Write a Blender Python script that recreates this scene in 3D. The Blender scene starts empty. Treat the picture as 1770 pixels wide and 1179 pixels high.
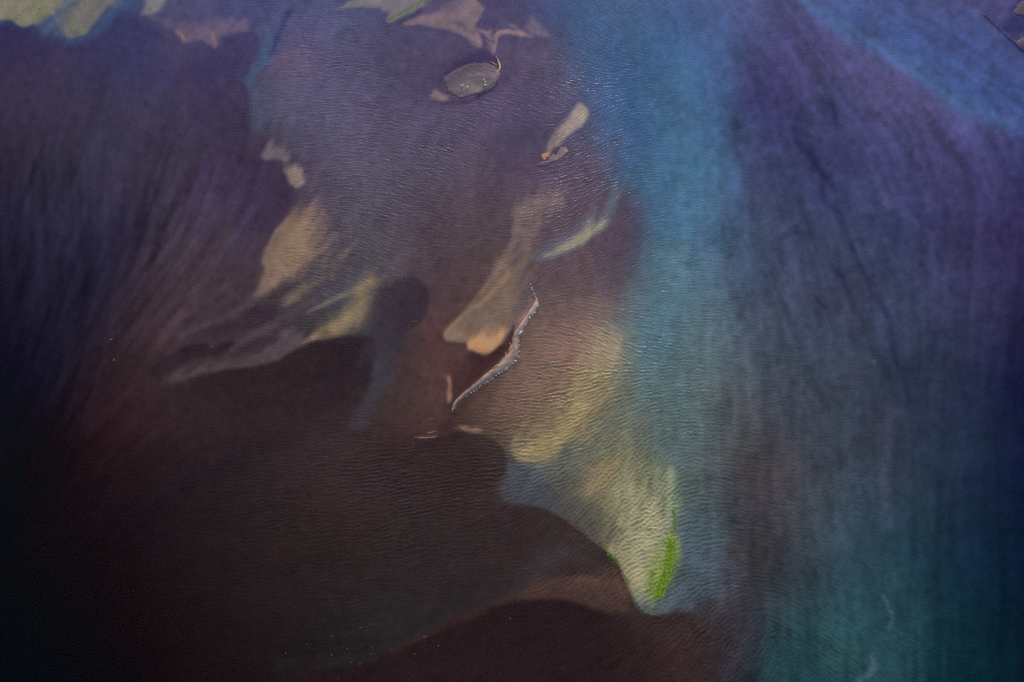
import bpy, bmesh, math, random
import numpy as np
from mathutils import Vector, Matrix
R = math.radians
scene = bpy.context.scene

# ---------------------------------------------------------------- camera: from a light aircraft over the river mouth
PITCH = R(50.0)                      # below the horizon
DIST = 438.0                         # along the line of sight to the middle of the reach
CAM_H = DIST*math.sin(PITCH)
CAM_Y = -DIST*math.cos(PITCH)
FPX = 885.0/math.tan(R(22.0))
cam_data = bpy.data.cameras.new('camera'); cam = bpy.data.objects.new('camera', cam_data)
scene.collection.objects.link(cam); scene.camera = cam
cam.location = (0, CAM_Y, CAM_H)
cam.rotation_euler = (R(90)-PITCH, 0, 0)
cam_data.sensor_width = 36; cam_data.angle = R(44.0)
cam_data.clip_start = 1; cam_data.clip_end = 60000

# ---------------------------------------------------------------- sky, sun, exposure
SUN_EL, SUN_AZ = R(14.0), R(8.0)    # azimuth from straight ahead (+Y) towards +X
world = bpy.data.worlds.new('World'); scene.world = world; world.use_nodes = True
wn = world.node_tree.nodes; wl = world.node_tree.links
sky = wn.new('ShaderNodeTexSky'); sky.sky_type = 'NISHITA'; sky.sun_disc = False
sky.sun_elevation = SUN_EL; sky.sun_rotation = SUN_AZ
sky.air_density = 1.0; sky.dust_density = 1.2; sky.ozone_density = 1.6
bg = wn['Background']; bg.inputs['Strength'].default_value = 0.085
wl.new(sky.outputs[0], bg.inputs['Color'])
sun_d = bpy.data.lights.new('sun', 'SUN'); sun = bpy.data.objects.new('sun', sun_d); scene.collection.objects.link(sun)
sun_d.energy = 1.25; sun_d.angle = R(10.0); sun_d.color = (1.0, .93, .82)
sdir = Vector((math.sin(SUN_AZ)*math.cos(SUN_EL), math.cos(SUN_AZ)*math.cos(SUN_EL), math.sin(SUN_EL)))
sun.rotation_euler = sdir.to_track_quat('Z', 'Y').to_euler()
scene.view_settings.view_transform = 'Standard'; scene.view_settings.look = 'None'
scene.view_settings.gamma = 1; scene.view_settings.use_curve_mapping = False
scene.view_settings.exposure = 1.75
scene.cycles.use_denoising = False
scene.cycles.max_bounces = 4; scene.cycles.diffuse_bounces = 1; scene.cycles.glossy_bounces = 1
scene.cycles.transparent_max_bounces = 8; scene.cycles.caustics_reflective = False; scene.cycles.caustics_refractive = False

def ground_of(px, py, z=0.0):
    """sheet coordinates -> metres on the level z"""
    px = np.asarray(px, float); py = np.asarray(py, float)
    dx = (px-885.0)/FPX; dy = -(py-589.5)/FPX
    cy = math.cos(PITCH)+dy*math.sin(PITCH); cz = -math.sin(PITCH)+dy*math.cos(PITCH)
    t = (z-CAM_H)/cz
    return dx*t, CAM_Y+cy*t

def sheet_of(x, y):
    """metres on the ground -> sheet coordinates"""
    x = np.asarray(x, float); y = np.asarray(y, float)-CAM_Y
    f = y*math.cos(PITCH)+CAM_H*math.sin(PITCH); u = y*math.sin(PITCH)-CAM_H*math.cos(PITCH)
    return 885.0+FPX*x/f, 589.5-FPX*u/f
# ---------------------------------------------------------------- the river bed as a map
# The map is a plan of the sand bed, kept on a sheet whose coordinates are turned into metres on the ground by ground_of().
STEP = 1.5
MX0, MX1, MY0, MY1 = -280.0, 2060.0, -230.0, 1430.0
mxs = np.arange(MX0, MX1, STEP); mys = np.arange(MY0, MY1, STEP)
NX, NY = len(mxs), len(mys)
GX, GY = np.meshgrid(mxs, mys)
rng = np.random.default_rng(11)

def smooth01(t):
    t = np.clip(t, 0, 1); return t*t*(3-2*t)

def gauss_noise(sx, sy, ang=0.0, seed=0, shape=None):
    """smooth noise, unit deviation; sx, sy = blob sizes in cells along / across the angle"""
    ny, nx = shape or (NY, NX)
    w = np.random.default_rng(seed).standard_normal((ny, nx))
    fy = np.fft.fftfreq(ny)[:, None]; fx = np.fft.rfftfreq(nx)[None, :]
    a = fx*math.cos(ang) + fy*math.sin(ang); b = -fx*math.sin(ang) + fy*math.cos(ang)
    H = np.exp(-2*(math.pi**2)*((a*sx)**2 + (b*sy)**2))
    H[0, 0] = 0
    r = np.fft.irfft2(np.fft.rfft2(w)*H, s=(ny, nx))
    return r/(r.std()+1e-12)

def fbm(s, seed=0, octs=4, gain=.55):
    t = 0; a = 1; n = 0
    for k in range(octs):
        t = t + a*gauss_noise(s, s, 0, seed*17+k); n += a*a; a *= gain; s /= 2
    return t/math.sqrt(n)

# slow bends that keep the outlines from looking drawn
WX = fbm(34, 1, 5)*2.3 ; WY = fbm(34, 2, 5)*2.3

def spline(p, closed=True, sub=5):
    p = np.array(p, float); n = len(p); out = []
    rngi = range(n if closed else n-1)
    for i in rngi:
        if closed: p0, p1, p2, p3 = p[i-1], p[i], p[(i+1) % n], p[(i+2) % n]
        else: p0, p1, p2, p3 = p[max(i-1, 0)], p[i], p[i+1], p[min(i+2, n-1)]
        for k in range(sub):
            t = k/sub
            out.append(.5*((2*p1)+(-p0+p2)*t+(2*p0-5*p1+4*p2-p3)*t*t+(-p0+3*p1-3*p2+p3)*t**3))
    if not closed: out.append(p[-1])
    out = np.array(out)
    if out.shape[1] > 2: out[:, 2:] = np.maximum(out[:, 2:], .8)
    return out

def box(pts, pad):
    x0 = max(int((pts[:, 0].min()-pad-MX0)/STEP), 0); x1 = min(int((pts[:, 0].max()+pad-MX0)/STEP)+2, NX)
    y0 = max(int((pts[:, 1].min()-pad-MY0)/STEP), 0); y1 = min(int((pts[:, 1].max()+pad-MY0)/STEP)+2, NY)
    return slice(y0, y1), slice(x0, x1)

def shape_mask(pts, w=4.0, warp=1.0, smooth=True):
    """pts: (x, y[, soft width]) -> (slices, mask). The mask is half on the outline; soft widths may change along it."""
    P = [tuple(q)+((w,) if len(q) == 2 else ()) for q in pts]
    S = spline(P) if smooth else np.array(P, float)
    sl = box(S, S[:, 2].max()*.6+8)
    X = (GX[sl]+WX[sl]*warp).ravel(); Y = (GY[sl]+WY[sl]*warp).ravel()
    d2 = np.full(X.shape, 1e18); inside = np.zeros(X.shape, bool); sw = np.zeros(X.shape); sn = np.zeros(X.shape)
    n = len(S)
    for i in range(n):
        x1, y1, w1 = S[i]; x2, y2, w2 = S[(i+1) % n]
        dx, dy = x2-x1, y2-y1; L = dx*dx+dy*dy+1e-9
        t = np.clip(((X-x1)*dx+(Y-y1)*dy)/L, 0, 1)
        q = (X-x1-t*dx)**2+(Y-y1-t*dy)**2
        np.minimum(d2, q, out=d2)
        g = 1.0/(q+1.0)**2
        sn += g; sw += g*(w1+(w2-w1)*t)
        c = ((y1 > Y) != (y2 > Y))
        if dy != 0: inside ^= c & (X < (x2-x1)*(Y-y1)/dy+x1)
    d = np.sqrt(d2)*np.where(inside, 1, -1); W = sw/sn
    W = np.where(W > 5, W*1.9-4.5, W)
    d = d+FEATHER[sl].ravel()*W*.9
    return sl, smooth01((d+W*.5)/W).reshape(GX[sl].shape)

def line_mask(pts, warp=1.0):
    """a band along an open path: (x, y, half width), soft across"""
    S = spline(pts, closed=False, sub=5)
    sl = box(S, S[:, 2].max()*2.2+4)
    X = (GX[sl]+WX[sl]*warp).ravel(); Y = (GY[sl]+WY[sl]*warp).ravel()
    best = np.full(X.shape, 9.0)
    for i in range(len(S)-1):
        x1, y1, w1 = S[i]; x2, y2, w2 = S[i+1]
        dx, dy = x2-x1, y2-y1; L = dx*dx+dy*dy+1e-9
        t = np.clip(((X-x1)*dx+(Y-y1)*dy)/L, 0, 1)
        q = np.sqrt((X-x1-t*dx)**2+(Y-y1-t*dy)**2)/(w1+(w2-w1)*t)
        np.minimum(best, q, out=best)
    best = best*(1+.35*FEATHER[sl].ravel())
    return sl, np.exp(-best**2).reshape(GX[sl].shape)

# --- broad colour of bed and water, with light fall-off to left and lower corners painted in
KNOTS = []
def row(y, *v):
    for x, r, g, b in v: KNOTS.append((x, y, r, g, b))
row(-70, (-80,60,56,96),(250,64,66,110),(560,64,66,110),(830,66,62,104),(1060,52,78,132),(1180,54,82,140),(1290,66,74,130),(1400,68,70,130),(1600,66,76,140),(1850,54,52,118))
row(20, (0,50,48,90),(200,58,62,108),(300,76,74,110),(420,70,72,116),(560,74,76,116),(700,74,72,108),(900,72,68,108),(980,58,76,124),(1060,50,84,138),(1160,52,86,142),(1240,60,80,138),(1320,68,70,128),(1400,70,70,128))
row(95, (0,56,48,80),(110,60,53,86),(230,60,58,94),(330,70,62,96),(520,80,76,108),(640,74,70,102),(760,74,68,100),(920,84,74,104),(1010,60,82,124),(1080,48,86,138),(1170,54,92,142),(1240,62,88,138),(1320,64,66,122),(1440,72,72,128),(1500,76,74,130))
row(170, (0,58,51,76),(100,61,54,80),(200,63,58,86),(300,68,60,88),(400,68,60,88),(460,78,78,104),(550,80,77,106),(700,78,72,100),(820,78,70,100),(900,78,70,102),(990,74,74,106),(1060,56,88,134),(1120,56,94,138),(1180,60,98,140),(1250,62,88,136),(1300,56,60,112),(1400,60,64,114),(1530,70,69,118),(1640,70,70,122))
row(290, (0,48,42,64),(100,54,50,72),(200,58,52,74),(300,62,54,74),(400,72,60,80),(480,70,60,80),(600,81,74,94),(720,78,72,92),(850,82,70,90),(960,82,72,98),(1040,80,76,100),(1090,66,90,118),(1140,62,100,130),(1190,64,106,134),(1250,66,96,130),(1290,60,72,112),(1360,58,66,108),(1450,58,62,112),(1550,62,64,112),(1650,66,63,114),(1770,56,56,106))
row(410, (0,36,32,52),(100,42,40,62),(200,48,42,64),(300,64,54,70),(400,74,60,74),(620,80,74,88),(750,77,64,76),(850,82,68,76),(1020,84,70,82),(1080,78,66,80),(1110,66,76,98),(1150,68,102,124),(1190,72,104,126),(1250,68,90,116),(1350,60,72,106),(1420,58,68,102),(1500,54,62,98),(1600,56,58,100),(1700,60,54,102),(1770,50,44,92))
row(510, (0,30,26,42),(80,34,32,50),(160,38,34,52),(260,62,48,58),(350,72,58,64),(440,70,56,64),(640,72,68,76),(740,80,64,70),(960,94,78,82),(1040,98,84,86),(1090,88,92,96),(1130,76,104,112),(1190,74,98,108),(1260,68,84,104),(1350,62,72,98),(1450,58,66,94),(1550,54,62,92),(1650,54,56,92),(1770,42,40,80))
row(590, (0,24,20,36),(80,30,28,46),(150,40,32,46),(230,58,42,50),(350,66,50,56),(480,60,48,54),(620,62,58,64),(720,72,54,58),(760,80,56,56),(920,104,84,78),(1000,116,94,82),(1050,126,108,92),(1090,100,106,98),(1140,82,102,106),(1200,76,94,100),(1280,68,80,96),(1370,62,72,92),(1470,54,64,88),(1570,46,56,82),(1670,42,48,78),(1770,30,30,68))
row(650, (0,20,17,32),(80,26,24,40),(170,44,31,40),(300,60,45,50),(450,60,44,48),(550,54,42,45),(650,64,58,62),(740,72,52,52),(900,100,80,72),(1000,118,98,78),(1040,116,106,84),(1080,96,102,94),(1150,82,98,98),(1250,74,84,92),(1350,62,70,86),(1480,52,62,80),(1560,44,54,76),(1650,38,46,72),(1760,24,28,62))
row(710, (0,17,14,26),(80,24,19,30),(170,42,27,34),(300,54,38,42),(450,54,39,42),(560,52,40,44),(650,60,48,48),(740,70,50,48),(840,84,66,60),(920,100,82,66),(1080,100,100,88),(1150,86,96,92),(1250,74,80,86),(1350,60,66,80),(1480,52,60,78),(1620,38,48,72),(1760,20,26,58))
row(770, (0,16,12,22),(90,24,16,22),(200,40,25,30),(300,44,31,36),(420,44,34,40),(560,52,40,44),(680,58,44,46),(800,60,46,46),(860,78,64,58),(1000,100,98,82),(1060,100,100,84),(1150,86,94,88),(1230,72,80,84),(1310,62,62,68),(1400,56,62,74),(1500,50,58,74),(1620,36,48,70),(1700,28,40,64),(1770,18,24,54))
row(830, (0,16,12,18),(150,28,18,23),(300,38,28,34),(450,46,35,38),(600,52,40,42),(750,56,43,44),(850,62,52,50),(900,72,70,74),(1000,88,86,76),(1060,104,100,80),(1150,94,100,84),(1220,72,80,84),(1300,60,56,62),(1400,54,60,70),(1500,46,58,74),(1600,36,50,70),(1700,22,36,62),(1770,14,24,54))
row(890, (0,14,10,15),(150,25,17,22),(300,34,25,30),(450,42,32,34),(600,47,36,37),(750,49,39,40),(860,54,44,45),(940,66,62,62),(1000,74,72,70),(1050,96,92,76),(1190,74,86,86),(1240,64,74,80),(1300,57,54,60),(1400,54,62,72),(1500,43,60,76),(1600,30,50,68),(1700,20,36,60),(1770,12,26,50))
row(980, (0,12,8,11),(180,22,14,18),(320,32,22,26),(480,40,30,32),(620,44,35,36),(780,48,38,40),(920,52,42,42),(1020,66,52,46),(1200,64,74,80),(1260,58,62,70),(1310,52,50,56),(1380,48,60,70),(1480,38,60,74),(1580,28,54,68),(1680,16,38,60),(1770,8,26,48))
row(1090, (0,8,5,7),(200,19,12,15),(400,32,22,25),(560,38,31,34),(680,46,38,41),(760,50,38,40),(1100,54,42,42),(1200,52,42,44),(1280,48,46,55),(1350,40,62,72),(1450,34,70,78),(1540,34,68,78),(1600,22,54,66),(1700,10,38,52),(1770,6,27,42))
row(1179, (0,6,4,5),(200,14,9,11),(400,28,19,21),(560,34,25,27),(700,42,28,30),(850,42,28,29),(1000,42,29,31),(1100,46,34,36),(1200,50,38,40),(1260,46,44,52),(1320,34,56,64),(1420,28,66,72),(1500,30,68,76),(1600,14,50,60),(1700,6,36,48),(1790,3,24,38))
row(1260, (0,5,3,4),(400,24,16,18),(800,40,26,28),(1200,46,36,38),(1350,28,60,68),(1600,12,48,58),(1800,3,22,36))

def tps(knots, step=10):
    K = np.array(knots, float); P = K[:, :2]/600.0; V = K[:, 2:]
    n = len(P)
    d = np.sqrt(((P[:, None]-P[None])**2).sum(-1))
    def phi(d): return d*d*np.log(d+1e-9)
    A = np.zeros((n+3, n+3)); A[:n, :n] = phi(d)+np.eye(n)*2e-4*0.5
    A[:n, n:] = np.c_[np.ones(n), P]; A[n:, :n] = A[:n, n:].T
    sol = np.linalg.solve(A, np.r_[V, np.zeros((3, V.shape[1]))])
    xs = np.arange(MX0, MX1+step, step); ys = np.arange(MY0, MY1+step, step)
    X, Y = np.meshgrid(np.clip(xs, -40, 1810), np.clip(ys, -60, 1240)); Q = np.c_[X.ravel(), Y.ravel()]/600.0
    out = np.zeros((len(Q), V.shape[1]))
    for s in range(0, len(Q), 4000):
        q = Q[s:s+4000]; dd = np.sqrt(((q[:, None]-P[None])**2).sum(-1))
        out[s:s+4000] = phi(dd)@sol[:n]+np.c_[np.ones(len(q)), q]@sol[n:]
    out = out.reshape(len(ys), len(xs), -1)
    return bilinear(out, (mxs-MX0)/step, (mys-MY0)/step)

def bilinear(img, fx, fy):
    """sample on the outer product of fx, fy"""
    x0 = np.clip(fx.astype(int), 0, img.shape[1]-2); y0 = np.clip(fy.astype(int), 0, img.shape[0]-2)
    tx = (fx-x0)[None, :, None]; ty = (fy-y0)[:, None, None]
    a = img[y0][:, x0]; b = img[y0][:, x0+1]; c = img[y0+1][:, x0]; d = img[y0+1][:, x0+1]
    return (a*(1-tx)+b*tx)*(1-ty)+(c*(1-tx)+d*tx)*ty

def sample(img, px, py):
    fx = np.clip((px-MX0)/STEP, 0, NX-1.001); fy = np.clip((py-MY0)/STEP, 0, NY-1.001)
    x0 = fx.astype(int); y0 = fy.astype(int); tx = fx-x0; ty = fy-y0
    if img.ndim == 3: tx = tx[:, None]; ty = ty[:, None]
    return ((img[y0, x0]*(1-tx)+img[y0, x0+1]*tx)*(1-ty)+(img[y0+1, x0]*(1-tx)+img[y0+1, x0+1]*tx)*ty)

# ---- the way the current runs, and noise drawn out along it
FLOW = [(0,300,80),(150,300,82),(80,500,75),(200,560,58),(150,700,60),(300,600,40),(420,600,30),(320,780,32),(520,650,35),(600,520,35),(500,440,45),(600,300,60),(400,200,70),(250,100,60),(100,60,45),
        (700,600,75),(680,900,20),(500,1000,15),(880,460,60),(900,300,75),(1000,230,60),(960,700,45),(1120,900,85),(1160,400,92),(1160,100,95),(1000,40,110),(1350,150,118),(1450,300,110),(1500,500,105),
        (1400,650,100),(1600,700,92),(1700,400,92),(1700,150,140),(1500,60,145),(1350,900,96),(1500,1000,100),(1700,1000,90),(760,50,40),(900,1000,15),(1050,1120,30)]
fk = [(x, y, math.cos(2*math.radians(a)), math.sin(2*math.radians(a))) for x, y, a in FLOW]
F2 = tps(fk, 20)
FANG = .5*np.arctan2(F2[..., 1], F2[..., 0])          # 0 = right, 90 = up the sheet

def oriented(long, across, ang, seed, nb=10, shape=None):
    """noise drawn out along a direction that changes over the sheet"""
    out = 0; ws = 0
    for k in range(nb):
        th = math.pi*k/nb
        w = np.maximum(np.cos(ang-th)**2, 0)**14
        out = out + w*gauss_noise(long, across, -th, seed*31+k, shape); ws = ws+w*w
    return out/np.sqrt(ws+1e-9)


streak = oriented(26, 2.2, FANG, 5)
streak2 = oriented(60, 5, FANG, 6)
FEATHER = .15*streak+.06*streak2+.10*fbm(7, 12, 4, .8)
T = np.clip(tps(KNOTS), 1, 255)

def over(m, col, op=1.0):
    sl, mk = m
    a = (mk*op)[..., None]
    T[sl] = T[sl]*(1-a)+np.array(col, float)*a

def shade(m, k):
    """multiply by k (rgb) inside the mask"""
    sl, mk = m
    T[sl] = T[sl]*(1+mk[..., None]*(np.array(k, float)-1))

def area(col, pts, op=1.0, w=4.0, warp=1.0): over(shape_mask(pts, w, warp), col, op)
def band(col, pts, op=1.0, warp=1.0): over(line_mask(pts, warp), col, op)
def dark(k, pts, w=4.0, warp=1.0): shade(shape_mask(pts, w, warp), k if hasattr(k, '__len__') else (k, k, k))

# ---- the blue arm of glacial silt
area((58,94,142), [(925,-60,60),(990,60,45),(1022,130,40),(1046,210,36),(1066,290,34),(1090,350,40),(1104,430,50),(1100,520,70),(1090,610,90),(1180,560,100),(1240,470,80),(1268,360,50),(1262,250,26),(1268,150,22),(1290,60,50),(1310,-60,60)], .3)
band((66,102,132), [(1165,120,26),(1180,230,30),(1180,330,32),(1165,430,34),(1150,520,34),(1140,580,30)], .35)
band((52,84,134), [(1060,40,26),(1076,110,20),(1100,190,18),(1112,250,12)], .6)
band((58,90,130), [(1012,20,26),(1035,110,20),(1060,190,18),(1088,280,14)], .4)
area((76,64,84), [(1078,322,5),(1096,352,40),(1106,400,40),(1096,470,60),(1060,520,60),(1040,440,40),(1052,400,14),(1066,366,5)], .6)
area((80,104,112), [(1110,440,50),(1190,440,60),(1230,560,80),(1230,700,90),(1200,820,90),(1130,800,70),(1100,700,60),(1096,560,50)], .5)
band((58,96,134), [(1070,20,40),(1120,120,40),(1150,220,36)], .5)
# ---- far right stripe of blue water
area((60,78,142), [(1360,-40,3),(1384,4,3),(1440,48,3),(1520,97,3),(1620,156,4),(1700,198,9),(1790,240,20),(1900,200,60),(1860,60,80),(1800,20,60),(1720,-10,60),(1600,-60,80)], 1)
band((66,98,152), [(1380,-10,8),(1420,24,14),(1465,55,17),(1520,86,16),(1575,112,19),(1630,150,16),(1690,188,17),(1760,218,13)], .75, 2)
band((56,86,148), [(1470,10,16),(1540,60,18),(1600,90,20),(1700,140,24)], .6, 2)
area((68,72,128), [(1590,-30,60),(1660,30,40),(1720,66,24),(1760,90,20),(1830,120,30),(1830,-60,20)], .8)
area((64,62,118), [(1672,-20,24),(1700,20,8),(1728,50,3),(1764,80,2),(1830,130,2),(1830,-60,20)], .9, 4)
area((38,40,104), [(1752,6,10),(1744,30,14),(1728,44,12),(1732,54,5),(1750,56,4),(1790,44,3),(1790,-20,3)], .9)
# ---- top left shoals
area((60,78,116), [(-60,-60),(-40,34),(20,42),(60,54),(80,66),(110,70),(150,66),(200,30),(232,-40)], .8, 16)
area((128,122,104), [(-80,-60,3),(-60,36,4),(0,36,4),(18,38,4),(34,49,3),(48,47,6),(66,40,10),(84,26,14),(104,8,18),(124,-20,22),(130,-70,22)], 1)
area((120,114,108), [(128,-60,30),(118,4,30),(106,24,22),(100,44,22),(112,60,8),(122,64,4),(140,59,4),(156,48,6),(172,28,12),(192,6,12),(208,-16,12),(220,-60,12)], .9)
band((90,104,128), [(126,-30,9),(112,6,9),(98,26,10),(84,44,9),(72,52,8)], .55)
area((126,124,128), [(243,-40,8),(245,8,8),(238,26,8),(246,28,6),(262,25,6),(273,14,8),(284,-8,8),(286,-50,8)], .9)
area((57,54,94), [(200,28,10),(216,25,8),(240,33,20),(262,52,30),(270,90,40),(240,130,50),(196,90,40),(190,50,12)], .75)
area((112,94,116), [(252,28,14),(280,40,16),(306,58,6),(318,78,4),(326,74,8),(342,70,5),(360,78,3),(370,84,4),(376,70,8),(390,60,8),(418,54,16),(410,40,20),(350,44,24),(300,46,20)], .75)
band((140,116,110), [(302,56,3),(310,64,4),(316,76,3)], .9)
band((132,106,112), [(366,58,3),(369,70,5),(371,82,3)], .8)
area((60,54,96), [(378,78,8),(392,62,5),(416,56,3),(436,58,3),(447,66,3),(448,84,6),(440,108,14),(424,140,10),(396,146,40),(330,150,60),(340,110,30)], .7)
area((64,90,124), [(452,60,14),(464,50,14),(478,66,12),(474,90,8),(464,108,6),(446,122,8),(430,142,14),(420,145,5),(418,140,5),(432,120,6),(444,98,8)], .7)
band((72,88,118), [(424,142,5),(436,152,9),(444,176,12),(446,210,16)], .45)
band((52,56,104), [(498,20,7),(488,44,6),(479,66,6),(470,88,5),(463,96,4)], .85)
area((92,76,104), [(470,104,4),(482,92,10),(506,88,20),(530,110,30),(500,140,30),(474,130,20)], .45)
area((56,46,78), [(380,190,80),(418,146,4),(428,166,3),(430,200,3),(431,236,4),(432,258,8),(470,300,60),(380,300,80)], .5)
# ---- top middle sands
area((76,84,120), [(520,-60,60),(540,30,60),(620,60,40),(660,36,10),(640,14,4),(600,14,6),(560,-10,20)], .35)
area((120,114,120), [(583,17,4),(600,4,8),(620,-10,12),(650,-40,12),(760,-40,10),(738,2,6),(706,20,5),(676,36,3),(668,32,6),(668,20,10),(650,12,8),(622,11,5),(604,14,4)], .92)
band((118,134,98), [(674,33,2.2),(694,22,3),(718,8,3),(742,-10,3)], .7)
band((66,56,88), [(688,38,2.5),(706,27,2.5),(726,13,3)], .7)
area((124,104,114), [(692,40,3),(712,27,8),(740,18,10),(770,12,12),(800,-10,10),(812,-8,4),(824,4,3),(836,14,3),(832,24,3),(826,34,3),(820,42,3),(818,52,3),(826,60,3),(830,68,3),(830,84,4),(818,84,6),(806,68,4),(786,56,4),(762,46,4),(736,41,3),(716,39,3)], .92)
area((92,80,110), [(742,-10,12),(726,14,10),(760,12,8),(800,8,8),(806,-16,8)], .6)
band((84,78,108), [(776,36,4),(792,42,5),(800,50,4)], .6)
area((74,70,108), [(838,16,3),(858,28,4),(880,44,4),(904,56,6),(880,56,4),(862,54,3),(848,54,3),(834,50,3),(822,50,3),(828,36,3)], .8)
for a in ([(820,52,1.6),(832,58,2.4),(842,66,2),(850,72,1)], [(832,56,1.2),(846,62,2.2),(856,74,2)], [(838,72,1.5),(848,80,2.4),(852,90,1.6)],
          [(846,56,1.5),(842,66,.9)], [(812,64,2),(824,72,2.6),(830,78,1.5)], [(840,82,1.5),(849,90,2),(852,96,1)]):
    band((142,118,124), a, .9)
area((142,118,122), [(857,58,2),(876,54,2),(892,52,3),(906,55,3),(922,64,3),(904,63,2),(884,61,2),(868,63,2),(860,70,2),(856,84,2),(851,94,2),(853,76,2)], .95)
for a in ([(826,66,1),(838,70,1.6),(846,76,1)],[(830,78,.8),(842,84,1.4),(848,90,1)],[(822,60,.8),(832,64,1.3)],[(843,62,1),(852,68,1.4),(856,80,1)]):
    band((76,70,104), a, .7)
band((128,108,124), [(884,44,2),(890,47,2.6),(898,50,1.5)], .8)
area((116,104,122), [(922,36,14),(940,48,8),(952,64,3),(936,62,4),(924,58,8),(914,48,12)], .7)
area((80,70,104), [(866,64,4),(890,62,3),(930,66,4),(960,72,10),(968,110,30),(920,128,30),(870,116,30),(858,92,10)], .55)
band((96,86,112), [(880,98,14),(920,100,16),(950,90,10)], .45)
# ---- pool above the round islet
area((60,50,88), [(760,142,8),(764,128,14),(776,112,18),(792,98,16),(812,88,8),(832,86,8),(850,96,8),(858,112,6),(840,116,10),(800,124,12),(776,138,8)], .9)
area((84,74,104), [(690,70,60),(760,60,20),(800,80,20),(780,104,30),(740,130,40),(700,120,50)], .3)
area((126,106,110), [(742,166,6),(750,152,3),(757,156,5),(770,164,5),(774,170,4),(759,174,3),(750,171,4)], .9)
band((56,44,78), [(756,176,3),(780,176,2.5),(804,172,2.2),(826,165,2),(845,155,2),(856,144,2)], .8)  # shade line along the islet's lower right side, painted on the bed
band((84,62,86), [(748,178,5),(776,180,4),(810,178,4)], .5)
# ---- sand tail and pool by the small islet
area((150,136,126), [(996,178,5),(1004,180,4),(1016,196,3),(1006,212,4),(990,225,4),(974,236,5),(962,250,8),(950,262,8),(942,266,6),(948,250,14),(960,232,16),(974,212,12),(988,192,10)], .88)
band((120,100,116), [(946,262,4),(954,246,6),(966,232,7)], .5)
area((70,56,80), [(950,262,3),(956,256,4),(966,252,3),(972,254,2),(962,262,2),(954,270,2)], .8)
area((80,60,82), [(870,292,14),(900,284,14),(930,276,8),(936,284,4),(950,289,4),(930,292,8),(900,296,14)], .65)
band((104,82,100), [(896,288,2),(914,284,2.5),(932,283,2)], .5)
# ---- patches along the left terrace
area((122,108,116), [(448,270,8),(452,256,14),(470,246,16),(490,252,14),(500,268,12),(498,280,10),(484,274,6),(466,274,5),(456,274,5)], .7)
area((152,130,124), [(500,290,10),(514,284,10),(528,294,10),(534,308,8),(528,322,6),(518,326,3),(508,320,4),(500,306,6)], .85)
area((64,54,80), [(340,330,90),(400,278,40),(440,277,8),(468,276,4),(482,282,4),(494,298,4),(502,316,3),(512,328,2.5),(521,336,2.5),(520,348,3),(508,364,4),(494,378,5),(470,410,30),(400,420,90)], .8)
area((76,60,74), [(330,440,120),(400,400,60),(460,410,20),(444,470,20),(420,500,40),(340,520,90)], .35)
# ---- the broad tan shoal and its streaks
area((132,110,94), [(518,368,16),(540,372,40),(562,390,60),(575,414,66),(570,440,54),(552,462,36),(524,476,24),(490,494,14),(462,508,10),(440,516,12),(444,500,10),(452,468,8),(459,434,8),(470,412,5),(486,392,5),(500,378,6)], .85)
band((146,122,102), [(520,400,22),(500,430,22),(480,462,18),(466,488,12)], .4)
band((134,106,100), [(466,478,14),(452,502,10)], .5)
area((122,104,90), [(600,440,30),(590,458,20),(560,484,14),(530,508,12),(500,530,12),(488,528,12),(500,508,12),(540,482,12),(570,458,18)], .7)
band((78,72,84), [(600,452,7),(560,470,6),(520,484,5),(480,500,5),(452,512,5)], .4)
band((80,74,82), [(640,462,9),(600,486,8),(560,510,7),(530,526,8),(490,546,9)], .45)
band((120,108,96), [(640,486,9),(612,502,7),(580,516,5),(552,530,3.5),(530,540,2.5)], .75)
area((134,114,86), [(648,480,20),(642,520,16),(634,556,16),(604,574,10),(580,584,6),(540,592,5),(520,600,5),(540,580,10),(570,556,14),(600,532,12),(620,506,14)], .7)
band((150,122,104), [(600,560,12),(570,572,8),(540,586,6),(516,600,5)], .5)
band((138,126,94), [(628,530,16),(606,546,12)], .4)
area((98,86,92), [(540,592,5),(512,604,3),(480,620,3),(456,628,3),(440,631,3),(400,637,4),(340,652,8),(300,664,14),(300,650,14),(380,618,14),(440,590,20),(500,576,20)], .55)
band((92,84,92), [(470,560,8),(430,584,6),(390,606,5),(350,620,4)], .45)
band((84,80,92), [(440,520,8),(400,540,5),(350,562,4),(310,580,6)], .45)
area((48,35,44), [(266,634,14),(290,612,8),(318,598,5),(346,591,3),(366,592,3),(374,600,5),(392,592,4),(406,588,4),(409,596,6),(386,612,10),(340,624,12),(300,640,14),(274,650,14)], .85, 6, 2)
area((56,44,58), [(352,580,10),(384,562,8),(414,548,6),(440,534,5),(462,530,3),(470,540,3),(468,556,6),(446,566,8),(404,574,12)], .75, 6, 2)
area((52,40,54), [(400,616,10),(420,600,8),(444,586,5),(466,581,3),(476,586,4),(460,598,8),(430,612,10)], .7, 6, 2)
area((64,50,64), [(340,470,60),(400,450,50),(436,478,20),(430,520,20),(390,540,20),(330,560,40)], .35)
# ---- the step below the shoal, dark behind it
area((48,36,42), [(300,700,80),(330,662,10),(390,638,4),(440,632,3),(474,621,2.5),(508,604,2.5),(530,594,2.5),(566,588,2.5),(600,582,2.5),(636,582,2.5),(646,592,3),(648,616,4),(640,646,10),(624,690,30),(560,730,60),(440,740,90)], .8)
area((44,34,42), [(560,600,30),(630,590,8),(644,600,8),(642,630,12),(625,670,26),(570,690,40)], .5)
band((66,68,80), [(650,590,12),(655,640,14),(640,690,14),(620,730,16)], .5)
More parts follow.
